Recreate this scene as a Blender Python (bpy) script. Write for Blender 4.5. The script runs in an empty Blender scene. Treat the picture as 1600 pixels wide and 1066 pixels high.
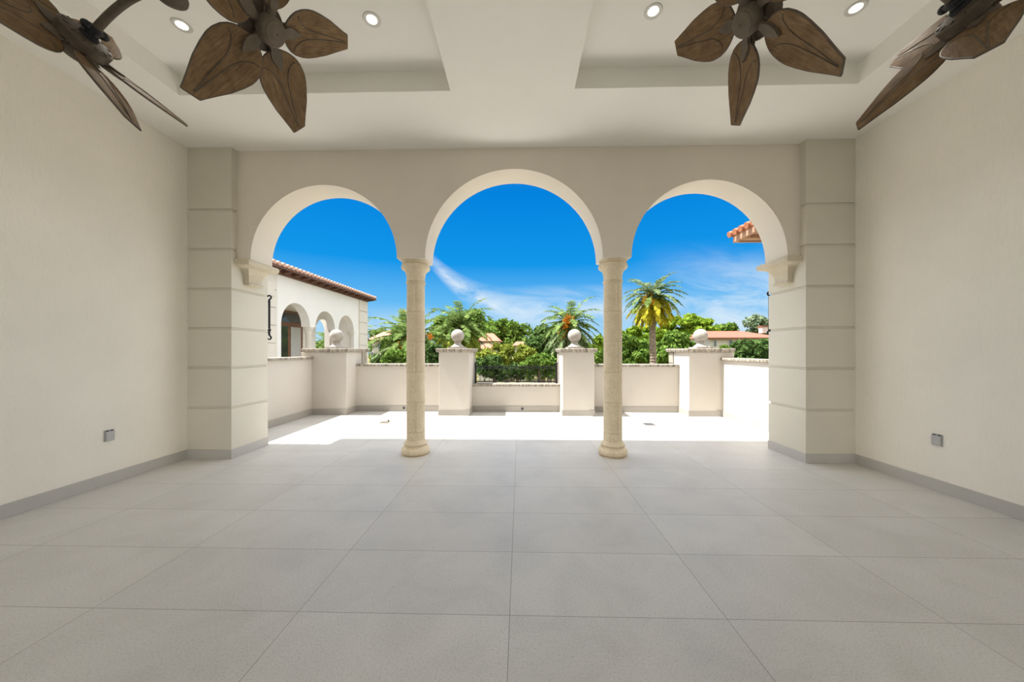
import bpy, math, random
import numpy as np
from mathutils import Vector, Matrix

random.seed(7)
RNG = np.random.default_rng(11)
SC = bpy.context.scene
COL = SC.collection
PI = math.pi
V = Vector

# ------------------------------------------------------------------ camera
CAM_H, YAW, FOC, HOR = 1.4875, 0.0229, 533.333, 546.67
cam_d = bpy.data.cameras.new('camera')
cam = bpy.data.objects.new('camera', cam_d)
COL.objects.link(cam)
cam.location = (0, 0, CAM_H)
cam.rotation_euler = (PI / 2, 0, YAW)
cam_d.sensor_width = 36
cam_d.lens = 36 * FOC / 1600
cam_d.shift_y = (HOR - 533) / 1600
cam_d.clip_end = 2000
SC.camera = cam


def at(u, v, y):
    """point of the place at depth y that the photograph shows at (u, v)"""
    a = (u - 800) / FOC
    c, s = math.cos(YAW), math.sin(YAW)
    k = y / (c + a * s)
    return V(((a * c - s) * k, y, CAM_H + (HOR - v) / FOC * k))


# ------------------------------------------------------------------ materials
def nmat(name):
    m = bpy.data.materials.new(name)
    m.use_nodes = True
    nt = m.node_tree
    return m, nt, nt.nodes['Principled BSDF']


def lk(nt, a, b):
    nt.links.new(a, b)


def mixc(nt, fac, c1, c2, blend='MIX'):
    n = nt.nodes.new('ShaderNodeMix')
    n.data_type = 'RGBA'
    n.blend_type = blend
    for sock, val in ((n.inputs[0], fac), (n.inputs[6], c1), (n.inputs[7], c2)):
        if hasattr(val, 'is_output'):
            lk(nt, val, sock)
        elif isinstance(val, (int, float)):
            sock.default_value = val
        else:
            sock.default_value = (*val, 1)
    return n.outputs[2]


def noise(nt, scale, detail=4, rough=.55, vec=None, dist=0):
    n = nt.nodes.new('ShaderNodeTexNoise')
    n.inputs['Scale'].default_value = scale
    n.inputs['Detail'].default_value = detail
    n.inputs['Roughness'].default_value = rough
    n.inputs['Distortion'].default_value = dist
    if vec is not None:
        lk(nt, vec, n.inputs['Vector'])
    return n.outputs['Fac']


def mapping(nt, scale=(1, 1, 1), loc=(0, 0, 0), rot=(0, 0, 0), src='Object'):
    tc = nt.nodes.new('ShaderNodeTexCoord')
    mp = nt.nodes.new('ShaderNodeMapping')
    mp.inputs['Scale'].default_value = scale
    mp.inputs['Location'].default_value = loc
    mp.inputs['Rotation'].default_value = rot
    lk(nt, tc.outputs[src], mp.inputs['Vector'])
    return mp.outputs['Vector']


def ramp(nt, fac, stops):
    n = nt.nodes.new('ShaderNodeValToRGB')
    el = n.color_ramp.elements
    while len(el) < len(stops):
        el.new(.5)
    for e, (p, c) in zip(el, stops):
        e.position = p
        e.color = (*c, 1) if len(c) == 3 else c
    lk(nt, fac, n.inputs['Fac'])
    return n.outputs['Color']


def bump(nt, bsdf, h, strength=.2, dist=.01):
    b = nt.nodes.new('ShaderNodeBump')
    b.inputs['Strength'].default_value = strength
    b.inputs['Distance'].default_value = dist
    lk(nt, h, b.inputs['Height'])
    lk(nt, b.outputs['Normal'], bsdf.inputs['Normal'])


def plaster(name, c, var=.05, bscale=45, bstr=.15, stretch=(1, 1, .35), rough=.85):
    m, nt, p = nmat(name)
    v = mapping(nt)
    n1 = noise(nt, 1.3, 5, .6, v)
    d = tuple(x * (1 - var) for x in c)
    e = tuple(min(1, x * (1 + var)) for x in c)
    lk(nt, ramp(nt, n1, [(.3, d), (.7, e)]), p.inputs['Base Color'])
    p.inputs['Roughness'].default_value = rough
    p.inputs['Specular IOR Level'].default_value = .25
    v2 = mapping(nt, scale=stretch)
    bump(nt, p, noise(nt, bscale, 3, .6, v2), bstr, .01)
    return m


def plain(name, c, rough=.5, metal=0, var=.12, scale=12):
    m, nt, p = nmat(name)
    v = mapping(nt)
    n1 = noise(nt, scale, 4, .6, v)
    lk(nt, ramp(nt, n1, [(.3, tuple(x * (1 - var) for x in c)), (.7, tuple(min(1, x * (1 + var)) for x in c))]), p.inputs['Base Color'])
    p.inputs['Roughness'].default_value = rough
    p.inputs['Metallic'].default_value = metal
    return m


def stone(name, c, dark, amount=.5, scale=3, streak=True, rough=.85):
    m, nt, p = nmat(name)
    v = mapping(nt)
    fine = noise(nt, 55, 5, .7, v)
    base = ramp(nt, fine, [(.25, tuple(x * .82 for x in c)), (.6, c), (.85, tuple(min(1, x * 1.12) for x in c))])
    vs = mapping(nt, scale=(9, 9, 1.5) if streak else (2, 2, 2))
    st = ramp(nt, noise(nt, scale, 5, .65, vs), [(.5 - .2 * amount, (0, 0, 0)), (.78 - .2 * amount, (1, 1, 1))])
    f = nt.nodes.new('ShaderNodeMath')
    f.operation = 'MULTIPLY'
    f.inputs[1].default_value = min(1, amount * 1.3)
    lk(nt, st, f.inputs[0])
    lk(nt, mixc(nt, f.outputs[0], base, dark), p.inputs['Base Color'])
    p.inputs['Roughness'].default_value = rough
    p.inputs['Specular IOR Level'].default_value = .25
    bump(nt, p, fine, .25, .006)
    return m


def tile_floor():
    m, nt, p = nmat('porcelain_tile')
    v = mapping(nt, loc=(.0566, -1.9095 + 6 * .6, 0))
    b = nt.nodes.new('ShaderNodeTexBrick')
    b.offset = 0
    b.offset_frequency = 1
    b.squash = 1
    b.inputs['Scale'].default_value = 1
    b.inputs['Brick Width'].default_value = 1.2
    b.inputs['Row Height'].default_value = .6
    b.inputs['Mortar Size'].default_value = .0022
    b.inputs['Mortar Smooth'].default_value = .3
    b.inputs['Bias'].default_value = 0
    b.inputs['Color1'].default_value = (.565, .55, .525, 1)
    b.inputs['Color2'].default_value = (.61, .595, .565, 1)
    b.inputs['Mortar'].default_value = (.27, .255, .225, 1)
    lk(nt, v, b.inputs['Vector'])
    vo = mapping(nt)
    n1 = noise(nt, 2.2, 6, .62, vo, .6)
    n2 = noise(nt, 95, 4, .75, vo)
    c = mixc(nt, 1.0, b.outputs['Color'], ramp(nt, n1, [(.28, (.89, .89, .88)), (.5, (.985, .985, .98)), (.75, (1.06, 1.06, 1.06))]), 'MULTIPLY')
    c = mixc(nt, 1.0, c, ramp(nt, n2, [(.3, (.7, .7, .685)), (.48, (.98, .98, .975)), (.8, (1.08, 1.08, 1.08))]), 'MULTIPLY')
    lk(nt, c, p.inputs['Base Color'])
    lk(nt, ramp(nt, n1, [(.3, (.36,) * 3), (.7, (.5,) * 3)]), p.inputs['Roughness'])
    p.inputs['Specular IOR Level'].default_value = .4
    mt = nt.nodes.new('ShaderNodeMath')
    mt.operation = 'SUBTRACT'
    mt.inputs[0].default_value = 1
    lk(nt, b.outputs['Fac'], mt.inputs[1])
    bump(nt, p, mt.outputs[0], .25, .003)
    return m


def column_stone():
    m, nt, p = nmat('column_limestone')
    tc = nt.nodes.new('ShaderNodeTexCoord')
    sep = nt.nodes.new('ShaderNodeSeparateXYZ')
    lk(nt, tc.outputs['Object'], sep.inputs[0])
    an = nt.nodes.new('ShaderNodeMath')
    an.operation = 'ARCTAN2'
    lk(nt, sep.outputs[0], an.inputs[0])
    lk(nt, sep.outputs[1], an.inputs[1])
    mu = nt.nodes.new('ShaderNodeMath')
    mu.operation = 'MULTIPLY_ADD'
    lk(nt, an.outputs[0], mu.inputs[0])
    mu.inputs[1].default_value = .128
    mu.inputs[2].default_value = 4.06
    zz = nt.nodes.new('ShaderNodeMath')
    zz.operation = 'ADD'
    zz.inputs[1].default_value = .11
    lk(nt, sep.outputs[2], zz.inputs[0])
    cb = nt.nodes.new('ShaderNodeCombineXYZ')
    lk(nt, mu.outputs[0], cb.inputs[0])
    lk(nt, zz.outputs[0], cb.inputs[1])
    b = nt.nodes.new('ShaderNodeTexBrick')
    b.offset = .5
    b.inputs['Scale'].default_value = 1
    b.inputs['Brick Width'].default_value = .402
    b.inputs['Row Height'].default_value = .428
    b.inputs['Mortar Size'].default_value = .0022
    b.inputs['Color1'].default_value = (.74, .635, .46, 1)
    b.inputs['Color2'].default_value = (.80, .70, .53, 1)
    b.inputs['Mortar'].default_value = (.46, .36, .22, 1)
    lk(nt, cb.outputs[0], b.inputs['Vector'])
    v = mapping(nt)
    f = noise(nt, 60, 5, .7, v)
    g = noise(nt, 6, 4, .6, v)
    c = mixc(nt, 1.0, b.outputs['Color'], ramp(nt, f, [(.28, (.72, .7, .66)), (.5, (1, 1, 1)), (.8, (1.1, 1.1, 1.1))]), 'MULTIPLY')
    c = mixc(nt, 1.0, c, ramp(nt, g, [(.3, (.9, .88, .84)), (.7, (1.05, 1.05, 1.05))]), 'MULTIPLY')
    lk(nt, c, p.inputs['Base Color'])
    p.inputs['Roughness'].default_value = .8
    bump(nt, p, f, .3, .006)
    return m


def wood_blade(name, c, c2):
    m, nt, p = nmat(name)
    v = mapping(nt, scale=(3, 3, 3))
    tc = nt.nodes.new('ShaderNodeAttribute')
    tc.attribute_name = 'grain'
    mp = nt.nodes.new('ShaderNodeMapping')
    mp.inputs['Scale'].default_value = (2.5, 26, 1)
    lk(nt, tc.outputs['Vector'], mp.inputs['Vector'])
    g = noise(nt, 3, 6, .7, mp.outputs['Vector'], .5)
    bl = noise(nt, 4, 3, .6, v)
    a = ramp(nt, g, [(.25, c2), (.55, c), (.85, tuple(x * 1.35 for x in c))])
    lk(nt, mixc(nt, 1.0, a, ramp(nt, bl, [(.3, (.75, .7, .66)), (.75, (1.2, 1.2, 1.22))]), 'MULTIPLY'), p.inputs['Base Color'])
    p.inputs['Roughness'].default_value = .65
    p.inputs['Specular IOR Level'].default_value = .2
    bump(nt, p, g, .15, .002)
    return m


def leafmat(name, c, c2, trans=.3):
    m, nt, p = nmat(name)
    g = nt.nodes.new('ShaderNodeNewGeometry')
    rc = ramp(nt, g.outputs['Random Per Island'], [(0, c), (1, c2)])
    d = nt.nodes.new('ShaderNodeBsdfDiffuse')
    t = nt.nodes.new('ShaderNodeBsdfTranslucent')
    mx = nt.nodes.new('ShaderNodeMixShader')
    mx.inputs[0].default_value = trans
    lk(nt, rc, d.inputs['Color'])
    lk(nt, rc, t.inputs['Color'])
    lk(nt, d.outputs[0], mx.inputs[1])
    lk(nt, t.outputs[0], mx.inputs[2])
    lk(nt, mx.outputs[0], nt.nodes['Material Output'].inputs['Surface'])
    nt.nodes.remove(p)
    return m


def roofmat(name, c, sc=(1, 4, 4)):
    m, nt, p = nmat(name)
    v = mapping(nt, scale=sc)
    n1 = noise(nt, 5, 4, .7, v)
    lk(nt, ramp(nt, n1, [(.3, tuple(x * .7 for x in c)), (.7, tuple(min(1, x * 1.2) for x in c))]), p.inputs['Base Color'])
    p.inputs['Roughness'].default_value = .8
    return m


def glassmat(name, c, rough=.08):
    m, nt, p = nmat(name)
    p.inputs['Base Color'].default_value = (*c, 1)
    p.inputs['Roughness'].default_value = rough
    p.inputs['Specular IOR Level'].default_value = .8
    return m


def emit(name, c, s):
    m, nt, p = nmat(name)
    p.inputs['Base Color'].default_value = (*c, 1)
    p.inputs['Emission Color'].default_value = (*c, 1)
    p.inputs['Emission Strength'].default_value = s
    return m


M = dict(
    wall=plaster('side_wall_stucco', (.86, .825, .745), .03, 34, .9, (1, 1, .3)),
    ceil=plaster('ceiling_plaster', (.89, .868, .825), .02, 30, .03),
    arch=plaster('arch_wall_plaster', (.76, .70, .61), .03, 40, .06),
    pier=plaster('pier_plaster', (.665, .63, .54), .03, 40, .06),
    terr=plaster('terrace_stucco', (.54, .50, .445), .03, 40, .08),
    base2=plaster('terrace_base_tile', (.36, .335, .30), .06, 30, .05),
    base=plaster('baseboard_tile', (.49, .475, .45), .06, 30, .05),
    floor=tile_floor(),
    column=column_stone(),
    corbel=stone('corbel_limestone', (.66, .59, .46), (.5, .42, .28), .35, 3, False),
    coping=stone('weathered_coping', (.50, .45, .37), (.12, .10, .08), .75, 2.2),
    ball=stone('finial_stone', (.43, .40, .36), (.25, .225, .2), .45, 2.0),
    quoin=stone('weathered_quoin', (.46, .41, .34), (.15, .125, .1), .5, 2.0),
    iron=plain('black_iron', (.016, .016, .018), .45, .3),
    bronze=plain('fan_bronze', (.085, .062, .042), .6, .1, .3, 20),
    bronze2=plain('fan_bronze_light', (.12, .09, .063), .6, .1, .2, 20),
    blade=wood_blade('blade_walnut', (.21, .135, .07), (.10, .062, .031)),
    rim=plain('blade_rim', (.085, .06, .038), .5, 0, .2),
    white=plain('white_trim', (.66, .645, .61), .4, 0, .02),
    lens=emit('lamp_lens', (1, .93, .78), 6),
    outlet=plain('outlet_grey', (.42, .42, .42), .4, .2, .04),
    dark=plain('dark_recess', (.03, .028, .026), .7),
    drain=plain('drain_bronze', (.28, .25, .19), .5, .3, .2, 30),
    draingrey=plain('drain_grey', (.16, .16, .16), .5, .3, .2, 30),
    wing=plaster('wing_stucco', (.78, .765, .74), .02, 30, .04),
    wingq=plaster('wing_quoin', (.66, .62, .56), .04, 30, .06),
    timber=plain('eave_timber', (.135, .062, .042), .6, 0, .2, 8),
    timber2=plain('eave_timber_pale', (.42, .24, .15), .6, 0, .2, 8),
    tile=roofmat('barrel_tile', (.56, .37, .29), (4, 4, 4)), tile2=roofmat('barrel_tile_orange', (.44, .17, .085), (4, 4, 4)),
    doorw=plain('door_wood', (.17, .075, .035), .4, 0, .2, 8),
    glass=glassmat('door_glass', (.03, .035, .035)),
    curtain=plain('curtain', (.45, .45, .43), .8),
    grass=plain('lawn_grass', (.135, .12, .028), .9, 0, .5, .35),
    bounce=plain('pale_bounce_ground', (.38, .36, .33), .9, 0, .1, 2),
    bark=plain('bark', (.15, .115, .085), .9, 0, .3, 8),
    palmbark=plain('palm_trunk', (.24, .19, .15), .9, 0, .4, 6),
    fruit=plain('palm_fruit', (.85, .28, .012), .7, 0, .35, 9),
    spadix=plain('palm_flower_stalk', (.75, .48, .06), .7, 0, .3, 9),
    housew=plain('house_wall', (.60, .59, .58), .8, 0, .03, 1),
    window=glassmat('house_window', (.10, .14, .19), .2),
    roofred=roofmat('roof_red', (.36, .10, .06)),
    roofpink=roofmat('roof_salmon', (.42, .15, .09)),
    rooftan=roofmat('roof_tan', (.38, .2, .125)),
    g_dark=leafmat('leaf_dark', (.032, .07, .02), (.13, .21, .06)),
    g_mid=leafmat('leaf_mid', (.055, .12, .02), (.21, .32, .065)),
    g_bright=leafmat('leaf_bright', (.09, .18, .014), (.29, .40, .05)),
    g_yellow=leafmat('leaf_yellow_green', (.12, .17, .025), (.34, .38, .07)),
    g_grey=leafmat('leaf_grey_green', (.10, .16, .09), (.30, .36, .22)),
    p_green=leafmat('frond_green', (.065, .12, .03), (.27, .36, .115)),
    p_blue=leafmat('frond_blue_green', (.085, .14, .065), (.33, .40, .20)),
    p_gold=leafmat('frond_golden', (.20, .22, .02), (.66, .54, .05)),
)


# ------------------------------------------------------------------ mesh builder
class MB:
    def __init__(self):
        self.v, self.f, self.g = [], [], None

    def add(self, vs, fs):
        n = len(self.v)
        self.v += [tuple(p) for p in vs]
        self.f += [tuple(i + n for i in f) for f in fs]
        return self

    def box(self, x0, x1, y0, y1, z0, z1):
        vs = [(x, y, z) for z in (z0, z1) for y in (y0, y1) for x in (x0, x1)]
        return self.add(vs, [(0, 2, 3, 1), (4, 5, 7, 6), (0, 1, 5, 4), (2, 6, 7, 3), (0, 4, 6, 2), (1, 3, 7, 5)])

    def obox(self, c, ax, ay, az, hx, hy, hz):
        c, ax, ay, az = V(c), V(ax), V(ay), V(az)
        vs = [c + ax * (hx * i) + ay * (hy * j) + az * (hz * k) for k in (-1, 1) for j in (-1, 1) for i in (-1, 1)]
        return self.add(vs, [(0, 2, 3, 1), (4, 5, 7, 6), (0, 1, 5, 4), (2, 6, 7, 3), (0, 4, 6, 2), (1, 3, 7, 5)])

    def lathe(self, prof, c=(0, 0, 0), axis=(0, 0, 1), seg=32, cap=True):
        """prof: list of (r, h) along axis"""
        a = V(axis).normalized()
        e1 = a.orthogonal().normalized()
        e2 = a.cross(e1)
        c = V(c)
        vs, fs = [], []
        for r, h in prof:
            for k in range(seg):
                t = 2 * PI * k / seg
                vs.append(c + a * h + (e1 * math.cos(t) + e2 * math.sin(t)) * r)
        for i in range(len(prof) - 1):
            for k in range(seg):
                k2 = (k + 1) % seg
                fs.append((i * seg + k, i * seg + k2, (i + 1) * seg + k2, (i + 1) * seg + k))
        if cap:
            fs.append(tuple(range(seg))[::-1])
            fs.append(tuple((len(prof) - 1) * seg + k for k in range(seg)))
        return self.add(vs, fs)

    def tube(self, pts, r, seg=8, closed=False):
        pts = [V(p) for p in pts]
        n = len(pts)
        rs = r if isinstance(r, (list, tuple)) else [r] * n
        vs, fs = [], []
        up = None
        for i, p in enumerate(pts):
            a = pts[(i + 1) % n] if (closed or i < n - 1) else pts[i]
            b = pts[i - 1] if (closed or i > 0) else pts[i]
            t = (a - b).normalized()
            if up is None:
                up = t.orthogonal().normalized()
            up = (up - t * up.dot(t))
            up = up.normalized() if up.length > 1e-6 else t.orthogonal().normalized()
            w = t.cross(up)
            for k in range(seg):
                q = 2 * PI * k / seg
                vs.append(p + (up * math.cos(q) + w * math.sin(q)) * rs[i])
        m = n if closed else n - 1
        for i in range(m):
            for k in range(seg):
                k2 = (k + 1) % seg
                i2 = (i + 1) % n
                fs.append((i * seg + k, i * seg + k2, i2 * seg + k2, i2 * seg + k))
        if not closed:
            fs.append(tuple(range(seg))[::-1])
            fs.append(tuple((n - 1) * seg + k for k in range(seg)))
        return self.add(vs, fs)

    def loft(self, secs, cap=True):
        n = len(secs[0])
        vs = [p for s in secs for p in s]
        fs = []
        for i in range(len(secs) - 1):
            for k in range(n):
                k2 = (k + 1) % n
                fs.append((i * n + k, i * n + k2, (i + 1) * n + k2, (i + 1) * n + k))
        if cap:
            fs.append(tuple(range(n))[::-1])
            fs.append(tuple((len(secs) - 1) * n + k for k in range(n)))
        return self.add(vs, fs)

    def prism(self, poly, fn0, fn1):
        n = len(poly)
        return self.loft([[fn0(p) for p in poly], [fn1(p) for p in poly]])

    def sphere(self, c, r, seg=24, rings=14, sq=(1, 1, 1)):
        prof = []
        for i in range(rings + 1):
            t = PI * i / rings
            prof.append((max(1e-4, r * math.sin(t)), -r * math.cos(t)))
        m = MB().lathe(prof, (0, 0, 0), (0, 0, 1), seg)
        return self.add([(c[0] + p[0] * sq[0], c[1] + p[1] * sq[1], c[2] + p[2] * sq[2]) for p in m.v], m.f)


ORG = {}


def link(name, mb, mat, parent=None, smooth=False, bevel=0, origin=None, angle=40):
    o0 = ORG[parent.name] if parent is not None else V(origin or (0, 0, 0))
    vs = np.array(mb.v, dtype=float) - np.array(o0)
    me = bpy.data.meshes.new(name)
    me.from_pydata(vs.tolist(), [], mb.f)
    if mb.g is not None:
        at_ = me.attributes.new('grain', 'FLOAT_VECTOR', 'POINT')
        at_.data.foreach_set('vector', np.array(mb.g, dtype=np.float32).ravel())
    me.update()
    import bmesh
    bm = bmesh.new()
    bm.from_mesh(me)
    if len(bm.faces) < 4000:
        bmesh.ops.recalc_face_normals(bm, faces=bm.faces)
    bm.to_mesh(me)
    bm.free()
    me.materials.append(mat)
    o = bpy.data.objects.new(name, me)
    COL.objects.link(o)
    if smooth:
        me.polygons.foreach_set('use_smooth', [True] * len(me.polygons))
        try:
            me.set_sharp_from_angle(angle=math.radians(angle))
        except Exception:
            pass
    if bevel:
        b = o.modifiers.new('bevel', 'BEVEL')
        b.width = bevel
        b.segments = 2
        b.limit_method = 'ANGLE'
    if parent is not None:
        o.parent = parent
        ORG[o.name] = o0
    else:
        o.location = o0
        ORG[o.name] = o0
    return o


def thing(name, label, cat, loc, group=None):
    o = bpy.data.objects.new(name, None)
    o.empty_display_size = .1
    COL.objects.link(o)
    o.location = loc
    ORG[o.name] = V(loc)
    o['label'] = label
    o['category'] = cat
    o['kind'] = 'thing'
    if group:
        o['group'] = group
    return o


def tag(o, label, cat, group=None, kind='thing'):
    o['label'] = label
    o['category'] = cat
    o['kind'] = kind
    if group:
        o['group'] = group
    return o


def struct(name, mb, mat, **k):
    o = link(name, mb, mat, **k)
    o['kind'] = 'structure'
    return o


# ------------------------------------------------------------------ room shell
XL, XR, Y1, ZC = -4.546, 4.387, 4.565, 4.25       # side walls, pier front, ceiling
PL, PR, YP = -3.931, 3.752, 5.235                # pier inner faces, pier back
YA0, YA1 = 4.664, 5.08                           # arch wall front / back
ZS = 2.745                                       # arch springing
YB = -3.6                                        # the room runs on behind the camera
TL, TR, TY = -4.75, 4.5, 8.18                    # terrace inside faces

struct('floor', MB().box(-5.0, 4.8, YB, 8.46, -.3, 0), M['floor'])
struct('wall_left', MB().box(-4.9, XL, YB, YP - .02, -.3, ZC + .3), M['wall'])
struct('wall_right', MB().box(XR, 4.75, YB, YP - .02, -.3, ZC + .3), M['wall'])

# ceiling with its two coffers
cx = [-4.9, -3.696, -.741, .580, 3.509, 4.75]
cy = [YB, .63, 3.624, YA1]
mb = MB()
for i in range(5):
    for j in range(3):
        z0 = 4.47 if (i in (1, 3) and j == 1) else ZC
        mb.box(cx[i], cx[i + 1], cy[j], cy[j + 1], z0, 4.8)
struct('ceiling', mb, M['ceil'])
mb = MB().box(-5.15, 5.3, YA1, 5.575, 4.3, 4.5)
mb.box(-7.0, -5.15, 4.0, 5.22, 4.3, 4.5)
struct('roof_eave', mb, M['timber'])

# arcade wall
ARCH = [(-2.7195, 1.0265), (-.088, 1.215), (2.554, 1.039)]
poly = [(PL - .02, ZC + .02), (PL - .02, ZS)]
for xc, r in ARCH:
    for k in range(49):
        t = PI * (1 - k / 48)
        poly.append((xc + r * math.cos(t), ZS + r * math.sin(t)))
poly += [(PR + .02, ZS), (PR + .02, ZC + .02)]
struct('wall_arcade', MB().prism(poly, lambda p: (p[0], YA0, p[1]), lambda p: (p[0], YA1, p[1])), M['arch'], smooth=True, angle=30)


# rusticated piers (front faces with horizontal grooves)
def pier_mesh(x0, x1, y0, y1, z0, z1, grooves, gh=.032, gd=.018):
    secs = []

    def ring(z, i):
        return [(x0 + i, y0 + i, z), (x1 - i, y0 + i, z), (x1 - i, y1 - i, z), (x0 + i, y1 - i, z)]
    secs.append(ring(z0, 0))
    for g in grooves:
        secs += [ring(g - gh / 2 - .006, 0), ring(g - gh / 2, gd), ring(g + gh / 2 - .004, gd), ring(g + gh / 2, 0)]
    secs.append(ring(z1, 0))
    return MB().loft(secs)


GR = [.70, 1.244, 1.780, 2.32, 2.862, 3.402]
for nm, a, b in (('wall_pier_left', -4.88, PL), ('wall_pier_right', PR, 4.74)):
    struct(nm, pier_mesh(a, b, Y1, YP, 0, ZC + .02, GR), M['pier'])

# baseboards: side walls and piers
BH = .125
mb = MB().box(XL - .02, XL + .012, YB, Y1, 0, BH)
mb.box(XL, PL + .012, Y1 - .012, YP, 0, BH)
struct('baseboard_left', mb, M['base'], bevel=.002)
mb = MB().box(XR - .012, XR + .02, YB, Y1, 0, BH)
mb.box(PR - .012, XR, Y1 - .012, YP, 0, BH)
struct('baseboard_right', mb, M['base'], bevel=.002)


# corbels under the outer arch feet
def corbel(xf, sgn, label):
    secs = []

    def ring(z, prot, hy, yc):
        xa, xb = xf - sgn * .03, xf + sgn * prot
        return [(xa, yc - hy, z), (xb, yc - hy, z), (xb, yc + hy, z), (xa, yc + hy, z)]
    for z, i in ((2.405, .012), (2.412, 0), (2.432, 0), (2.44, .006)):
        secs.append(ring(z, .085 - i, .135 - i, 4.905))
    for k in range(13):
        t = k / 12
        e = 1 - math.sqrt(max(0, 1 - t * t))
        secs.append(ring(2.445 + .215 * t, .07 + .115 * e, .115 + .165 * e, 4.895 + .01 * e))
    for k in range(9):
        t = PI * k / 8
        secs.append(ring(2.662 + .0415 * (1 - math.cos(t)), .185 + .022 * math.sin(t), .28 + .02 * math.sin(t), 4.905))
    o = link('corbel', MB().loft(secs), M['corbel'], smooth=True, angle=50)
    return tag(o, label, 'corbel', 'stone corbels under the outer arches')


corbel(PL, 1, 'pale limestone corbel under the left arch, on the left pier')
corbel(PR, -1, 'pale limestone corbel under the right arch, on the right pier')


# columns
def column(x, label):
    y = 4.885
    root = thing('column', label, 'column', (x, y, 0), 'stone columns between the arches')
    base = [(.195, 0)]
    for k in range(9):
        t = -PI / 2 + PI * k / 8
        base.append((.168 + .035 * math.cos(t), .052 + .05 * math.sin(t)))
    base += [(.165, .108), (.158, .115), (.158, .128)]
    for k in range(7):
        t = -PI / 2 + PI * k / 6
        base.append((.148 + .022 * math.cos(t), .15 + .022 * math.sin(t)))
    base += [(.146, .178), (.136, .19), (.128, .205), (.1, .206)]
    link('base', MB().lathe(base, (x, y, 0), seg=48), M['column'], root, smooth=True)
    link('shaft', MB().lathe([(.128, .2), (.128, 1.2), (.125, 2.46)], (x, y, 0), seg=48), M['column'], root, smooth=True)
    cap = [(.124, 2.425)]
    for k in range(7):
        t = -PI / 2 + PI * k / 6
        cap.append((.127 + .014 * math.cos(t), 2.448 + .016 * math.sin(t)))
    cap += [(.127, 2.468), (.127, 2.49)]
    for k in range(9):
        t = k / 8
        cap.append((.127 + .053 * (1 - math.sqrt(max(0, 1 - t * t))), 2.49 + .135 * t))
    for k in range(9):
        t = -PI / 2 + PI * k / 8
        cap.append((.178 + .024 * math.cos(t), 2.665 + .038 * math.sin(t)))
    cap += [(.184, 2.706), (.19, 2.712), (.19, ZS), (.1, ZS)]
    link('capital', MB().lathe(cap, (x, y, 0), seg=48), M['column'], root, smooth=True)
    return root


column(-1.498, 'round limestone column between the left and middle arches')
column(1.321, 'round limestone column between the middle and right arches')

# ------------------------------------------------------------------ terrace walls
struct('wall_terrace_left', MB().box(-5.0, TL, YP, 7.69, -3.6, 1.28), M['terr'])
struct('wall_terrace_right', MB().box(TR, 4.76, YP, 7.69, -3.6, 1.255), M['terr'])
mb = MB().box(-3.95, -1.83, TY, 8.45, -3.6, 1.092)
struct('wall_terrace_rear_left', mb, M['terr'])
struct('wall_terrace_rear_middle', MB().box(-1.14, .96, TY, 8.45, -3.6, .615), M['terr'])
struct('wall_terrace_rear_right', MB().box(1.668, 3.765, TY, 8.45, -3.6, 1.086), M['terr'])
for nm, a in (('trim_1', (-5.06, -4.70, YP, 7.7, 1.277, 1.33)), ('trim_2', (4.45, 4.81, YP, 7.72, 1.252, 1.308)),
              ('trim_3', (-3.96, -1.82, 8.13, 8.5, 1.089, 1.147)), ('trim_4', (-1.14, .965, 8.13, 8.5, .612, .668)),
              ('trim_5', (1.66, 3.77, 8.13, 8.5, 1.083, 1.141))):
    struct(nm, MB().box(*a), M['coping'], bevel=.012)
struct('baseboard_terrace_left', MB().box(TL - .02, TL + .013, YP, 7.69, 0, .145), M['base2'], bevel=.002)
struct('baseboard_terrace_right', MB().box(TR - .013, TR + .02, YP, 7.69, 0, .145), M['base2'], bevel=.002)
for nm, a, b in (('baseboard_rear_left', -3.95, -1.83), ('baseboard_rear_middle', -1.14, .96), ('baseboard_rear_right', 1.66, 3.77)):
    struct(nm, MB().box(a, b, TY - .013, TY + .02, 0, .14), M['base2'], bevel=.002)


def post(x0, x1, y0, capx0, capx1, ballx, label):
    yc = 8.15
    root = thing('parapet_post', label, 'post', ((x0 + x1) / 2, yc, 0), 'terrace parapet posts')
    link('shaft', MB().box(x0, x1, y0, 8.44, -3.6, 1.432), M['terr'], root, bevel=.008)
    mb = MB()
    z = 0.6
    while z < 1.4:
        mb.box(x0 - .012, x1 + .012, 8.46, 8.70, z + .006, min(1.43, z + .27))
        z += .276
    link('quoin', mb, M['quoin'], root, bevel=.008)
    link('plinth', MB().box(x0 - .012, x1 + .012, y0 - .012, 8.17, 0, .14), M['base2'], root, bevel=.002)
    secs = []

    def ring(z, i):
        return [(capx0 + i, y0 - .075 + i, z), (capx1 - i, y0 - .075 + i, z), (capx1 - i, 8.76 - i, z), (capx0 + i, 8.76 - i, z)]
    for z, i in ((1.43, .02), (1.437, .012), (1.462, .008), (1.47, 0), (1.506, 0), (1.516, .012)):
        secs.append(ring(z, i))
    link('coping', MB().loft(secs), M['coping'], root)
    fin = MB().box(ballx - .19, ballx + .19, yc - .19, yc + .19, 1.515, 1.55)
    prof = [(.165, 1.55), (.165, 1.56), (.13, 1.585), (.095, 1.612), (.078, 1.64), (.074, 1.655), (.088, 1.662), (.088, 1.675), (.07, 1.682)]
    fin.lathe(prof, (ballx, yc, 0), seg=36)
    f = link('finial', fin, M['ball'], root, smooth=True)
    link('ball', MB().sphere((ballx, yc, 1.822), .157, 36, 22), M['ball'], f, smooth=True, angle=80)
    return root


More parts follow.
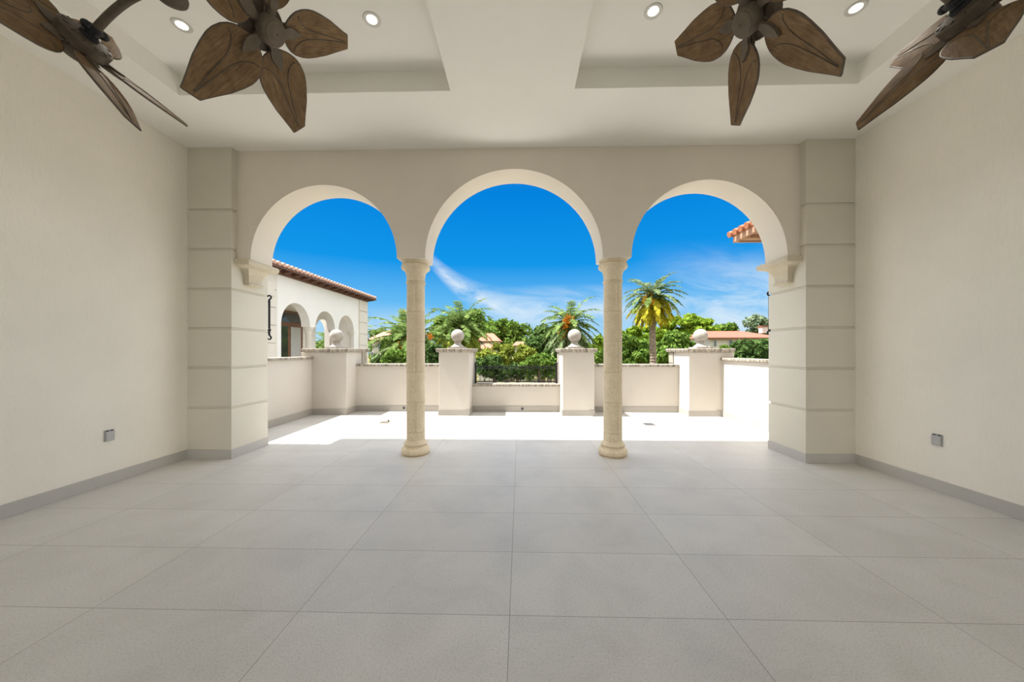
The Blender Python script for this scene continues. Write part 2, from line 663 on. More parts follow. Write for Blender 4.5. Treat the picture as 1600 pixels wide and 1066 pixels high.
post(-5.0, -3.95, 7.69, -4.94, -3.895, -4.43, 'cream parapet post with stone ball in the left terrace corner')
post(-1.83, -1.14, 7.67, -1.885, -1.075, -1.49, 'cream parapet post with stone ball left of the black railing')
post(.96, 1.668, 7.68, .905, 1.725, 1.30, 'cream parapet post with stone ball right of the black railing')
post(3.765, 4.76, 7.69, 3.70, 4.745, 4.262, 'cream parapet post with stone ball in the right terrace corner')

# iron railing
rl = thing('railing', 'black wrought-iron railing between the two middle posts', 'railing', (-.09, 8.33, .668))
yR = 8.33
for x in (-1.08, .895):
    p = link('post', MB().box(x - .022, x + .022, yR - .022, yR + .022, .668, 1.13), M['iron'], rl)
    link('knob', MB().sphere((x, yR, 1.155), .03, 14, 8), M['iron'], p, smooth=True)
link('top_rail', MB().box(-1.08, .895, yR - .018, yR + .018, 1.06, 1.088), M['iron'], rl)
link('middle_rail', MB().box(-1.08, .895, yR - .01, yR + .01, 1.012, 1.026), M['iron'], rl)
link('bottom_rail', MB().box(-1.08, .895, yR - .016, yR + .016, .70, .725), M['iron'], rl)
nb = 18
for i in range(1, nb):
    x = -1.08 + 1.975 * i / nb
    link('baluster', MB().box(x - .0045, x + .0045, yR - .0045, yR + .0045, .72, 1.06), M['iron'], rl)
for i in range(nb // 2):
    x = -1.08 + 1.975 * (i + .5) / (nb / 2)
    pts = [(x + .10 * math.cos(PI * k / 12), yR - .012, .725 + .14 * math.sin(PI * k / 12)) for k in range(13)]
    link('hoop', MB().tube(pts, .0055, 6), M['iron'], rl)


# wrought-iron brackets on the outer pier corners
def bracket(x, sgn, z0, z1, label):
    y = 5.43
    root = thing('wall_bracket', label, 'bracket', (x, YP, (z0 + z1) / 2), 'black iron wall brackets')
    link('rod', MB().tube([(x, y, z0), (x, y, z1)], .016, 10), M['iron'], root, smooth=True)
    for z, s in ((z0 + .04, -1), (z1 - .04, 1)):
        link('arm', MB().tube([(x, YP - .005, z), (x, y, z)], .012, 8), M['iron'], root, smooth=True)
        pts = [(x + sgn * .03 * math.sin(t * 4.4), y, z + s * (.045 + .03 * (1 - math.cos(t * 4.4)))) for t in [k / 14 for k in range(15)]]
        link('scroll', MB().tube(pts, .013, 8), M['iron'], root, smooth=True)
    link('collar', MB().sphere((x, y, (z0 * .85 + z1 * .15)), .026, 12, 8), M['iron'], root, smooth=True)


bracket(-4.052, 1, 1.72, 2.30, 'black iron bracket on the outer face of the left pier')
bracket(3.905, -1, 1.79, 2.33, 'black iron bracket on the outer face of the right pier')


# outlets
def outlet(x, sgn, y, label):
    root = thing('outlet_cover', label, 'outlet', (x, y, .54), 'grey weatherproof outlets')
    xs = sorted((x - sgn * .004, x + sgn * .007))
    link('back_plate', MB().box(xs[0], xs[1], y - .046, y + .046, .478, .602), M['outlet'], root, bevel=.004)
    xs = sorted((x + sgn * .007, x + sgn * .024))
    link('flap', MB().box(xs[0], xs[1], y - .04, y + .04, .486, .588), M['outlet'], root, bevel=.004)
    for dy in (-.022, .022):
        xs = sorted((x + sgn * .007, x + sgn * .02))
        link('hinge', MB().box(xs[0], xs[1], y + dy - .008, y + dy + .008, .588, .597), M['dark'], root)


outlet(XL, 1, 3.672, 'grey weatherproof outlet cover low on the left wall')
outlet(XR, -1, 3.685, 'grey weatherproof outlet cover low on the right wall')

# terrace drains and scuppers
for (x, y, mt, lab) in ((-2.76, 6.93, 'drain', 'bronze square floor drain behind the left column'), (2.575, 6.87, 'draingrey', 'dark grey floor drain behind the right column')):
    d = thing('floor_drain', lab, 'drain', (x, y, 0), 'terrace floor drains')
    link('plate', MB().box(x - .11, x + .11, y - .11, y + .11, 0, .004), M[mt], d)
    mb = MB()
    for i in range(5):
        mb.box(x - .085, x + .085, y - .085 + i * .038, y - .07 + i * .038, .004, .0055)
    link('grate_slot', mb, M['dark'], d)
    if x < 0:
        link('plug', MB().lathe([(.014, .004), (.018, .02), (.012, .034)], (x + .035, y + .09, 0), seg=14), M['dark'], d, smooth=True)
for x, z, lab in ((-2.79, .085, 'round dark scupper low in the rear wall, left of the left column'), (.06, .075, 'small dark scupper in the rear wall under the railing')):
    s = MB().lathe([(.032, 0), (.032, .012), (.024, .014)], (x, TY - .012, z), (0, -1, 0), 20)
    o = link('scupper', s, M['draingrey'], origin=(x, TY, z))
    tag(o, lab, 'drain', 'wall scuppers')
    link('opening', MB().lathe([(.022, .0145), (.022, .016)], (x, TY - .012, z), (0, -1, 0), 20), M['dark'], o)


# ------------------------------------------------------------------ downlights
def downlight(x, y, label):
    root = thing('downlight', label, 'ceiling light', (x, y, 4.47), 'recessed downlights in the coffers')
    z = 4.47
    prof = [(.044, z + .02), (.044, z - .001), (.06, z - .009), (.074, z - .007), (.078, z - .001), (.078, z + .002)]
    link('trim_ring', MB().lathe(prof, (x, y, 0), seg=36, cap=False), M['white'], root, smooth=True)
    link('lens', MB().lathe([(.045, z - .002), (.045, z - .0015)], (x, y, 0), seg=32), M['lens'], root)
    ld = bpy.data.lights.new('downlight_lamp', 'SPOT')
    ld.energy = LAMP
    ld.color = (1, .93, .82)
    ld.spot_size = math.radians(110)
    ld.spot_blend = 1
    ld.shadow_soft_size = .06
    lo = bpy.data.objects.new('downlight_lamp', ld)
    COL.objects.link(lo)
    lo.location = (x, y, z - .03)


LAMP = 42
downlight(-3.105, 3.066, 'lit recessed downlight at the far left of the left coffer')
downlight(-1.335, 3.052, 'lit recessed downlight right of the fan in the left coffer')
downlight(1.175, 3.034, 'lit recessed downlight left of the fan in the right coffer')
downlight(2.932, 3.046, 'lit recessed downlight at the far right of the right coffer')

# ------------------------------------------------------------------ twin ceiling fans
FZ, FL_, FTAU, FR, FOFF = 3.474, .664, .612, .637, .10
PITCH = math.radians(-14)


def fan_blade(hub, dr, tg, ax, pitch):
    yv = tg * math.cos(pitch) + ax * math.sin(pitch)
    zv = ax * math.cos(pitch) - tg * math.sin(pitch)
    x0, x1 = .115, FR
    W = [(0, .03), (.02, .055), (.06, .085), (.12, .115), (.2, .134), (.29, .143), (.38, .143), (.5, .131), (.66, .109), (.82, .077), (.94, .054), (1, .044)]

    def hw(t):
        for (a, wa), (b, wb) in zip(W, W[1:]):
            if t <= b:
                s = (t - a) / (b - a)
                return wa + (wb - wa) * s
        return W[-1][1]

    def pt(t, s, z):
        """t 0..1 along, s -1..1 across, z offset"""
        xt = x1 - .028 * (s * .5 + .5)
        x = x0 + (xt - x0) * t
        y = hw(t) * s
        zz = z - .018 * (1 - s * s) * math.sin(PI * min(1, t * 1.1)) * .6
        return hub + dr * x + yv * y + zv * zz, (x, y, 0)
    NT, NS = 30, 12
    mb = MB()
    mb.g = []
    off = hash((round(dr.x, 3), round(dr.y, 3), round(dr.z, 3))) % 97
    idx = {}
    for side, z in ((0, .006), (1, -.006)):
        for i in range(NT + 1):
            for j in range(NS + 1):
                p, g = pt(i / NT, -1 + 2 * j / NS, z)
                idx[side, i, j] = len(mb.v)
                mb.v.append(tuple(p))
                mb.g.append((g[0] + off, g[1], 0))
    for i in range(NT):
        for j in range(NS):
            a, b, c, d = idx[0, i, j], idx[0, i + 1, j], idx[0, i + 1, j + 1], idx[0, i, j + 1]
            mb.f.append((a, b, c, d))
            a, b, c, d = idx[1, i, j], idx[1, i + 1, j], idx[1, i + 1, j + 1], idx[1, i, j + 1]
            mb.f.append((d, c, b, a))
    ring = [(i, 0) for i in range(NT)] + [(NT, j) for j in range(NS)] + [(i, NS) for i in range(NT, 0, -1)] + [(0, j) for j in range(NS, 0, -1)]
    for k, (i, j) in enumerate(ring):
        i2, j2 = ring[(k + 1) % len(ring)]
        mb.f.append((idx[0, i, j], idx[1, i, j], idx[1, i2, j2], idx[0, i2, j2]))
    rim = [pt(i / NT, j / NS * 2 - 1, 0)[0] for i, j in ring]
    rimb = MB().tube(rim, .0065, 6, closed=True)
    grv = MB()
    for z in (.0065, -.0065):
        # twin carved outlines that run to the tip, one from each shoulder
        for sg in (-1, 1):
            pts = []
            for k in range(25):
                q = k / 24
                if q < .45:
                    a = q / .45 * PI / 2
                    t = .50 - .36 * math.sin(a) ** .8 if False else .16 + .30 * (1 - math.cos(a))
                    s = sg * (.86 - .70 * math.sin(a))
                else:
                    t = .46 + (q - .45) / .55 * .5
                    s = sg * (.16 - .08 * (q - .45) / .55)
                pts.append(pt(t, s, z)[0])
            grv.tube(pts, .0034, 6)
    return mb, rimb, grv, (yv, zv)


def twin_fan(loc, ang, phases, labels_):
    cx_, cy_ = loc
    root = thing('ceiling_fan', labels_, 'ceiling fan', (cx_, cy_, 4.47), 'twin-head ceiling fans')
    O = V((cx_, cy_, 0))
    link('canopy', MB().lathe([(.04, 4.33), (.06, 4.345), (.085, 4.39), (.09, 4.47)], O, seg=32), M['bronze'], root, smooth=True)
    link('down_rod', MB().lathe([(.016, 3.86), (.016, 4.345)], O, seg=16), M['bronze'], root, smooth=True)
    link('fan_body', MB().lathe([(.03, 3.705), (.06, 3.71), (.086, 3.725), (.09, 3.745), (.078, 3.76), (.075, 3.81), (.055, 3.84), (.03, 3.87)], O, seg=32), M['bronze'], root, smooth=True)
    for side in (0, 1):
        h = V((math.cos(ang), math.sin(ang), 0)) * (1 if side == 0 else -1)
        hub = O + h * FL_ + V((0, 0, FZ))
        ax = h * math.cos(FTAU) - V((0, 0, math.sin(FTAU)))
        e1 = V((-h.y, h.x, 0))
        e2 = ax.cross(e1)
        q = hub - ax * .15
        ctrl = [O + h * .06 + V((0, 0, 3.775)), O + h * .2 + V((0, 0, 3.80)), O + h * .38 + V((0, 0, 3.73)), q - ax * .06, q + ax * .02]
        pts = []
        for k in range(25):
            t = k / 24
            pp = [V(c) for c in ctrl]
            while len(pp) > 1:
                pp = [a.lerp(b, t) for a, b in zip(pp, pp[1:])]
            pts.append(pp[0])
        link('arm', MB().tube(pts, .023, 14), M['bronze'], root, smooth=True)
        k_ = MB().lathe([(.03, -.175), (.042, -.17), (.042, -.15), (.034, -.146), (.034, -.125), (.046, -.12), (.046, -.09)], hub, ax, 20)
        k_.sphere(tuple(hub - ax * .155 + e1 * .045), .026, 12, 8)
        k_.sphere(tuple(hub - ax * .155 - e1 * .045), .026, 12, 8)
        link('knuckle', k_, M['iron'], root, smooth=True)
        mo = link('motor_housing', MB().lathe([(.05, -.096), (.09, -.092), (.124, -.084), (.13, -.078), (.13, -.026), (.124, -.02), (.05, -.018), (.05, .02)], hub, ax, 40), M['bronze'], root, smooth=True)
        for k in range(12):
            t = 2 * PI * k / 12
            d = e1 * math.cos(t) + e2 * math.sin(t)
            link('vent', MB().obox(hub + d * .102 - ax * .0905, d, ax.cross(d), ax, .014, .004, .002), M['dark'], mo)
        cap = link('hub_cap', MB().lathe([(.066, -.02), (.078, .0), (.08, .04), (.078, .056), (.07, .067), (.066, .068), (.064, .073), (.03, .079), (.002, .0795)], hub, ax, 40), M['bronze2'], root, smooth=True)
        link('screw', MB().lathe([(.005, .078), (.005, .0805)], hub, ax, 10), M['dark'], cap)
        for k in range(5):
            a = phases[side] + 2 * PI * k / 5
            dr = e1 * math.cos(a) + e2 * math.sin(a)
            tg = ax.cross(dr)
            mb, rimb, grv, (yv, zv) = fan_blade(hub, dr, tg, ax, PITCH if side else -PITCH)
            b = link('blade', mb, M['blade'], root, smooth=True, angle=50)
            link('rim', rimb, M['rim'], b, smooth=True)
            link('groove', grv, M['rim'], b)
            br = MB()
            out = [(.06, .022), (.10, .024), (.122, .036), (.15, .037), (.18, .027), (.215, .008), (.225, 0)]
            poly_ = out + [(x, -y) for x, y in reversed(out[:-1])]
            for z0, z1 in ((.0, .02), (-.024, -.008)):
                br.loft([[hub + dr * x + yv * y + zv * z0 for x, y in poly_], [hub + dr * x + yv * (y * .9) + zv * z1 for x, y in poly_]])
            bk = link('blade_bracket', br, M['bronze2'], b)
    return root


twin_fan((-2.222, 2.118), -.068, (.696, .89), 'brown twin-head ceiling fan hanging from the left coffer')
twin_fan((2.048, 2.087), PI + .018, (1.302, .459), 'brown twin-head ceiling fan hanging from the right coffer')

# ------------------------------------------------------------------ left wing of the house
GZ = -3.6
wg = thing('house_wing', 'white arcaded wing with barrel-tile eave beyond the left terrace wall', 'building', (-8.5, 13, GZ))
WX, WX2 = -7.5, -7.82
arches = [(11.30, .74), (13.02, .66), (14.61, .655)]
poly = [(9.0, 3.86), (9.0, GZ), (10.56, GZ)]
for yc, r in arches:
    for k in range(25):
        t = PI * (1 - k / 24)
        poly.append((yc + r * math.cos(t), 2.31 + r * math.sin(t)))
poly += [(15.265, GZ), (16.55, GZ), (16.55, 3.86)]
link('wall', MB().prism(poly, lambda p: (WX, p[0], p[1]), lambda p: (WX2, p[0], p[1])), M['wing'], wg, smooth=True, angle=30)
sub = MB().box(WX2, WX, 10.5, 15.3, GZ, -.02)
sub.box(-12.0, WX2, 9.0, 16.55, -.3, 0)
link('loggia_floor', sub, M['wingq'], wg)
back = [(8.0, 3.86), (8.0, 0), (14.85, 0)]
for k in range(17):
    t = PI * (1 - k / 16)
    back.append((15.4 + .55 * math.cos(t), 2.33 + .55 * math.sin(t)))
back += [(15.95, 0), (16.55, 0), (16.55, 3.86)]
link('rear_wall', MB().prism(back, lambda p: (-9.0, p[0], p[1]), lambda p: (-9.25, p[0], p[1])), M['wing'], wg)
link('loggia_ceiling', MB().box(-9.3, WX2 + .02, 9.0, 16.55, 3.6, 3.8), M['wing'], wg)
link('end_wall', MB().box(-9.0, WX2, 16.3, 16.55, 0, 3.6), M['wing'], wg)
for y in (12.20, 13.82, 15.36):
    c = (WX + -.16, y, 0)
    link('column', MB().lathe([(.14, 0), (.14, .12), (.115, .16), (.105, .2), (.1, 2.05), (.112, 2.07), (.105, 2.1), (.15, 2.22), (.165, 2.24), (.165, 2.31)], c, seg=24), M['wingq'], wg, smooth=True)
for (ya, yb) in ((9.0, 10.33), (15.72, 16.58)):
    q = MB()
    z = -1.0
    while z < 3.78:
        q.box(WX - .05, WX + .045, ya, yb, z, min(3.82, z + .52))
        z += .54
    link('quoin', q, M['wingq'], wg, bevel=.008)
link('wall_panel', MB().box(WX, WX + .06, 9.6, 10.2, 3.1, 3.55), M['wingq'], wg, bevel=.01)
d = link('door', MB().box(-9.02, -8.93, 12.15, 13.85, 0, 3.0), M['doorw'], wg)
link('pane', MB().box(-8.93, -8.915, 12.3, 13.70, 2.55, 2.9).box(-8.93, -8.915, 12.3, 12.93, .15, 2.38), M['glass'], d)
link('curtain_pane', MB().box(-8.93, -8.915, 13.1, 13.70, .15, 2.38), M['curtain'], d)
# roof: slab, barrel tiles at the eave, fascia, rafters
ex = -7.13
link('roof', MB().prism([(ex - .02, 4.03), (-11.5, 4.85), (-11.5, 4.7), (ex - .02, 3.97)], lambda p: (p[0], 8.2, p[1]), lambda p: (p[0], 16.85, p[1])), M['tile'], wg)
tl, tw = MB(), MB()
y = 8.3
while y < 16.9:
    tl.tube([(ex + .03, y, 4.05), (ex - 1.2, y, 4.27)], [.062, .055], 10)
    y += .205
link('roof_tile', tl, M['tile'], wg, smooth=True)
link('fascia', MB().box(ex - .05, ex, 8.2, 16.82, 3.94, 4.0), M['timber'], wg)
link('soffit', MB().prism([(ex - .03, 3.975), (WX - .05, 4.06), (WX - .05, 4.10), (ex - .03, 4.02)], lambda p: (p[0], 8.2, p[1]), lambda p: (p[0], 16.8, p[1])), M['timber'], wg)
link('wall_beam', MB().box(WX - .02, WX + .05, 9.0, 16.6, 3.83, 4.05), M['timber'], wg)
y = 9.2
while y < 16.8:
    link('rafter', MB().prism([(WX, 3.87), (ex - .05, 3.915), (ex - .05, 4.0), (WX, 4.05)], lambda p, y=y: (p[0], y - .05, p[1]), lambda p, y=y: (p[0], y + .05, p[1])), M['timber'], wg)
    y += .47

# right wing eave
rw = thing('house_wing', 'tiled eave corner of the right wing seen through the right arch', 'building', (6.4, 6.5, GZ))
link('wall', MB().box(5.4, 8.0, 5.3, 7.3, GZ, 4.0), M['wing'], rw)
ez = 4.0
link('soffit', MB().box(5.0, 8.0, 5.3, 8.0, ez, ez + .05), M['timber2'], rw)
link('fascia', MB().box(4.95, 5.02, 5.3, 8.05, ez - .03, ez + .13).box(5.0, 8.0, 7.98, 8.05, ez - .03, ez + .13), M['timber2'], rw, bevel=.01)
rt = MB()
y = 5.45
while y < 8.1:
    rt.tube([(4.86, y, ez + .16), (6.4, y, ez + .62)], [.07, .06], 12)
    y += .2
link('roof_tile', rt, M['tile2'], rw, smooth=True)
link('roof', MB().prism([(4.93, ez + .13), (8.0, ez + .13), (8.0, ez + 1.05)], lambda p: (p[0], 5.3, p[1]), lambda p: (p[0], 8.08, p[1])), M['tile'], rw)
y = 5.6
while y < 8:
    link('rafter', MB().box(5.02, 5.5, y - .05, y + .05, ez - .08, ez), M['timber2'], rw)
    y += .5

# ------------------------------------------------------------------ grounds
struct('ground_bounce', MB().box(-40, -5.1, 4.0, 8.7, GZ - .2, GZ + .005).box(-40, 40, 8.7, 12.0, GZ - .2, GZ + .005), M['bounce'])  # unseen pale slab added to keep green lawn bounce off the wing
struct('ground', MB().box(-150, 150, 8.7, 400, GZ - .2, GZ), M['grass'])


def leaves(n, centers, radii, size, flat=.7, squash=.8, seed=0):
    """clumps of leaf cards: returns MB"""
    r = np.random.default_rng(seed)
    per = max(1, n // len(centers))
    C = np.repeat(np.array(centers, float), per, 0)
    R = np.repeat(np.array(radii, float), per)[:, None]
    N = len(C)
    d = r.normal(size=(N, 3))
    d /= np.linalg.norm(d, axis=1)[:, None]
    rad = r.uniform(.55, 1.05, (N, 1))
    P = C + d * rad * R * np.array([1, 1, squash])
    nrm = d + r.normal(size=(N, 3)) * flat
    nrm[:, 2] += .35
    nrm /= np.linalg.norm(nrm, axis=1)[:, None]
    t = np.cross(nrm, r.normal(size=(N, 3)))
    t /= np.linalg.norm(t, axis=1)[:, None]
    b = np.cross(nrm, t)
    s = size * r.uniform(.6, 1.35, (N, 1))
    a, w = t * s, b * s * .5
    vs = np.stack([P - a, P - a * .1 + w, P + a, P - a * .1 - w], 1).reshape(-1, 3)
    m = MB()
    m.v = vs
    m.f = [(4 * i, 4 * i + 1, 4 * i + 2, 4 * i + 3) for i in range(N)]
    return m


TREES = 0


def tree(label, u, vtop, wpx, y, mat, vbot=None, n=2600, clumps=26, leaf=.011, trunk=True, name='tree', cat='tree', group='trees beyond the terrace', squash=.85, dep=.5):
    """a broadleaf tree: crown fills wpx pixels about u, from vtop down to vbot"""
    global TREES
    TREES += 1
    r = random.Random(TREES * 13 + 5)
    top = at(u, vtop, y)
    hw = wpx / 2 / FOC * y
    bot = at(u, vbot, y).z if vbot else GZ + 1.0
    bot = max(bot, GZ + .1)
    hh = (top.z - bot) / 2
    cen = V((top.x, y, bot + hh))
    cs, rs = [], []
    for k in range(clumps):
        while True:
            a, b, c = r.uniform(-1, 1), r.uniform(-1, 1), r.uniform(-1, 1)
            q = a * a + b * b + c * c
            if .15 < q < 1 and (b < .55):
                break
        rr = min(hw, hh) * r.uniform(.24, .44)
        f = .80
        cs.append((cen.x + a * (hw - rr * .7) , cen.y + b * hw * dep, cen.z + c * (hh - rr * .75)))
        rs.append(rr)
    root = thing(name, label, cat, (cen.x, y, GZ), group)
    link('foliage', leaves(int(n * 1.9), cs, rs, leaf * .66 * y, .7, squash, TREES), M[mat], root)
    if trunk:
        tr = MB().tube([(cen.x, y + .1, GZ - .05), (cen.x + .1, y, (GZ + cen.z) / 2), (cen.x, y, cen.z)], [.16 + .004 * y, .12 + .003 * y, .05], 8)
        link('trunk', tr, M['bark'], root, smooth=True)
    return root


def frond(p0, d, up, L, droop, w, nl, r, mb, twist=.0):
    """one pinnate frond added to mb as leaflets on a curved midrib"""
    pts = []
    p = V(p0)
    dirv = V(d).normalized()
    n = 12
    for i in range(n + 1):
        pts.append(p.copy())
        p = p + dirv * (L / n)
        dirv = (dirv + V((0, 0, -droop / n * (.5 + 1.2 * i / n)))).normalized()
    mb.tube(pts, [max(.004, .03 * L / 2.5 * (1 - i / (n + .5))) for i in range(n + 1)], 4)
    for i in range(nl):
        t = .12 + .88 * i / (nl - 1)
        k = min(n - 1, int(t * n))
        f = t * n - k
        c = pts[k].lerp(pts[k + 1], f)
        tg = (pts[k + 1] - pts[k]).normalized()
        sd = tg.cross(V((0, 0, 1)))
        if sd.length < .05:
            sd = tg.cross(V((1, 0, 0)))
        sd.normalize()
        nn = sd.cross(tg)
        ll = w * (math.sin(PI * min(1, .15 + t * .88)) ** .6) * r.uniform(.85, 1.15) + .04 * w
        for s in (-1, 1):
            dv = (sd * s * .8 + tg * .65 + nn * r.uniform(-.25, .3) + V((0, 0, -.25))).normalized()
            wv = dv.cross(nn).normalized() * (L * .012)
            e = c + dv * ll
            mb.add([c - wv, c + dv * ll * .5 - wv * 1.4, e, c + dv * ll * .5 + wv * 1.4, c + wv], [(0, 1, 2, 3, 4)])


def palm(label, u, v, y, rpx, mats, nf=34, droop=1.15, trunk_r=.17, fruit=(), low=-.55, nl=34, w=.17, split=.45, skirt=True, name='palm_tree', up_bias=1.0):
    global TREES
    TREES += 1
    r = random.Random(TREES * 31)
    c = at(u, v, y)
    L = rpx / FOC * y * 1.18
    root = thing(name, label, 'palm tree', (c.x, y, GZ), 'palms beyond the terrace')
    tb = MB()
    pts = []
    for i in range(9):
        t = i / 8
        pts.append((c.x + .25 * (1 - t) ** 2 * (1 if u > 900 else -.6), y, GZ - .05 + (c.z - GZ) * t))
    tb.tube(pts, [trunk_r * (1.25 - .35 * i / 8) for i in range(9)], 12)
    for i in range(int((c.z - GZ) / .22)):
        z = GZ + .22 * i
        t = (z - GZ) / (c.z - GZ)
        xx = c.x + .25 * (1 - t) ** 2 * (1 if u > 900 else -.6)
        tb.lathe([(trunk_r * (1.27 - .35 * t), 0), (trunk_r * (1.36 - .35 * t), .05), (trunk_r * (1.27 - .35 * t), .1)], (xx, y, z), seg=12, cap=False)
    link('trunk', tb, M['palmbark'], root, smooth=True)
    ms = [MB() for _ in mats]
    ga = PI * (3 - math.sqrt(5))
    for i in range(nf):
        t = i / (nf - 1)
        el = (1.12 - (1.12 - low) * t ** .72) * up_bias if True else 0
        a = i * ga + r.uniform(-.2, .2)
        dv = V((math.cos(a) * math.cos(el), math.sin(a) * math.cos(el), math.sin(el)))
        k = min(len(mats) - 1, int((t + r.uniform(-.12, .12)) * len(mats))) if len(mats) > 1 else 0
        k = max(0, k)
        frond(c + V((0, 0, .1 - .35 * t * L / 2.5)), dv, None, L * r.uniform(.86, 1.08), droop * (1.1 - .2 * t), L * w, nl, r, ms[k])
    for k, m in enumerate(ms):
        if m.v:
            link('frond_crown' if k == 0 else 'lower_frond', m, M[mats[k]], root)
    for (fu, fv, rp, kind) in fruit:
        q = at(fu, fv, y - .35 * L)
        mb = MB()
        for _ in range(90):
            dx, dy, dz = r.gauss(0, .5), r.gauss(0, .5), r.gauss(0, .6)
            s = rp / FOC * y
            mb.sphere((q.x + dx * s, q.y + dy * s, q.z + dz * s), s * .2, 6, 4)
        mb.tube([c, (c.lerp(q, .5) + V((0, 0, .15 * L))), q], [.04, .03, .02], 6)
        link('fruit_cluster', mb, M[kind], root)
    return root


# palms (named from left to right)
palm('tall golden-fronded date palm rising behind the right column', 1019, 462, 27, 46, ('p_blue', 'p_green', 'p_gold', 'p_gold'), 64, 1.35, .23, ((1008, 470, 5, 'spadix'), (1017, 472, 4, 'fruit')), -.95, 34, .15)
palm('date palm with orange fruit behind the ball of the right middle post', 890, 505, 23, 50, ('p_green', 'p_blue'), 60, 1.35, .26, ((887, 500, 6, 'fruit'), (884, 512, 5, 'fruit'), (877, 525, 5, 'fruit')), -1.05, 32, .16)
palm('bright green palm behind the ball of the left middle post', 720, 508, 27, 54, ('p_green', 'g_yellow'), 58, 1.3, .24, ((703, 537, 5, 'spadix'),), -.8, 32, .16)
palm('low dense palm with orange fruit behind the left column', 640, 532, 20.5, 68, ('p_green', 'p_blue'), 74, 1.25, .25, ((631, 541, 7, 'fruit'), (637, 561, 6, 'spadix'), (672, 527, 4, 'fruit')), -1.0, 34, .15)
palm('small distant fan palm above the trees left of the left column', 629, 490, 60, 10, ('p_blue',), 26, 1.0, .16, ((632, 487, 2, 'spadix'),), -1.0, 16, .3)
palm('tiny dark palm behind the tan roof on the left', 598, 514, 50, 7, ('g_dark',), 20, 1.0, .14, (), -.6, 14, .3)
palm('small palm seen through the middle arch of the white wing', 515, 540, 24, 40, ('p_green', 'g_yellow'), 26, 1.3, .14, (), -.6, 26, .2)
palm('grey palm just behind the corner of the white wing', 566, 517, 30, 26, ('p_blue',), 26, 1.3, .16, (), -.7, 24, .16)

# broadleaf trees
tree('dense rounded tree crown behind the bright green palm', 728, 481, 118, 80, 'g_mid', 560, 4200, 40)
tree('broad tree crown sloping down right of the bright green palm', 795, 497, 84, 67, 'g_mid', 560, 3200, 32)
tree('dark green tree left of the fruiting date palm', 848, 508, 62, 38, 'g_dark', 585, 3200, 32)
tree('dark conical tree top touching the date palm fronds', 858, 503, 26, 44, 'g_dark', 560, 900, 12)
tree('spreading bright green canopy right of the tall golden palm', 1078, 486, 92, 58, 'g_bright', 540, 3600, 36, squash=.5)
tree('bright layered canopy behind the tall golden palm trunk', 1002, 506, 100, 50, 'g_bright', 556, 4200, 40, squash=.5)
tree('low bright canopy sloping behind the right corner post', 1122, 499, 60, 64, 'g_mid', 545, 2000, 22, squash=.6)
tree('grey-green feathery tree beside the right pier', 1186, 487, 44, 62, 'g_grey', 530, 1100, 16, .008)
tree('pale grey-green tree behind the red-roofed house', 1152, 506, 42, 80, 'g_grey', 540, 1200, 16, .008)
tree('full green bush left of the tall palm trunk', 985, 518, 72, 34, 'g_mid', 590, 3200, 30)
tree('full green bush right of the tall palm trunk', 1050, 514, 72, 36, 'g_mid', 590, 3200, 30)
tree('dark green bush between the right terrace wall and the red-roofed house', 1178, 523, 82, 15, 'g_dark', 585, 3600, 34, name='shrub', cat='shrub')
tree('small green shrub in front of the white house wall', 1138, 536, 34, 30, 'g_mid', 570, 900, 12, name='shrub', cat='shrub')
tree('bright green hedge bush right of the fruiting date palm', 936, 524, 34, 26, 'g_bright', 560, 1400, 16, name='shrub', cat='shrub')
tree('mid green shrub beside the right middle post', 938, 545, 36, 18, 'g_mid', 600, 1600, 18, name='shrub', cat='shrub')
tree('dense green shrub under the low palm left of the left column', 621, 541, 52, 12.6, 'g_mid', 590, 3000, 28, name='shrub', cat='shrub')
tree('dark green shrub right of the left column', 676, 531, 44, 12.8, 'g_dark', 590, 2200, 22, name='shrub', cat='shrub')
tree('yellow-green bush beside the bright green palm', 790, 533, 100, 24, 'g_yellow', 580, 3200, 32, name='shrub', cat='shrub')
tree('dark green bush behind the railing on its left half', 772, 553, 66, 16, 'g_dark', 596, 2900, 26, name='shrub', cat='shrub')
tree('mid green bush behind the railing on its right half', 842, 551, 66, 17, 'g_mid', 596, 2900, 26, name='shrub', cat='shrub')
tree('dark shrub low behind the middle of the railing', 808, 560, 60, 20, 'g_dark', 595, 2400, 22, name='shrub', cat='shrub')
tree('dark tree trunk and crown behind the middle parapet', 866, 530, 36, 30, 'g_dark', 590, 1600, 18)
tree('leafy green tree behind the low palm beside the left column', 622, 509, 62, 31, 'g_mid', 590, 3000, 30, dep=.35)
tree('green tree behind the tan-roofed house on the left', 588, 514, 34, 62, 'g_mid', 545, 1000, 14)
tree('dark green shrub in front of the tan-roofed house', 592, 545, 26, 26, 'g_dark', 580, 1000, 14, name='shrub', cat='shrub')
tree('green tree seen through the loggia of the white wing', 505, 520, 44, 34, 'g_mid', 575, 1600, 18)


# the wooded skyline far behind, too dense to count
rr_ = random.Random(5)
cs_ = [(-110 + 250 * k / 119 + rr_.uniform(-1, 1), 112 + rr_.uniform(-5, 5), GZ + rr_.uniform(2.0, 6.6)) for k in range(120)]
tag(link('distant_treeline', leaves(9000, cs_, [rr_.uniform(2.0, 3.4) for _ in cs_], .75, .7, .85, 99), M['g_mid']), 'distant band of dense green woodland along the horizon', 'trees', kind='stuff')

# neighbouring houses
def hip(mb, x0, x1, y0, y1, z0, z1, inset):
    a = [(x0, y0, z0), (x1, y0, z0), (x1, y1, z0), (x0, y1, z0)]
    ym = (y0 + y1) / 2
    r = [(x0 + inset, ym, z1), (x1 - inset, ym, z1)]
    return mb.add(a + r, [(0, 1, 5, 4), (1, 2, 5), (2, 3, 4, 5), (3, 0, 4), (3, 2, 1, 0)])


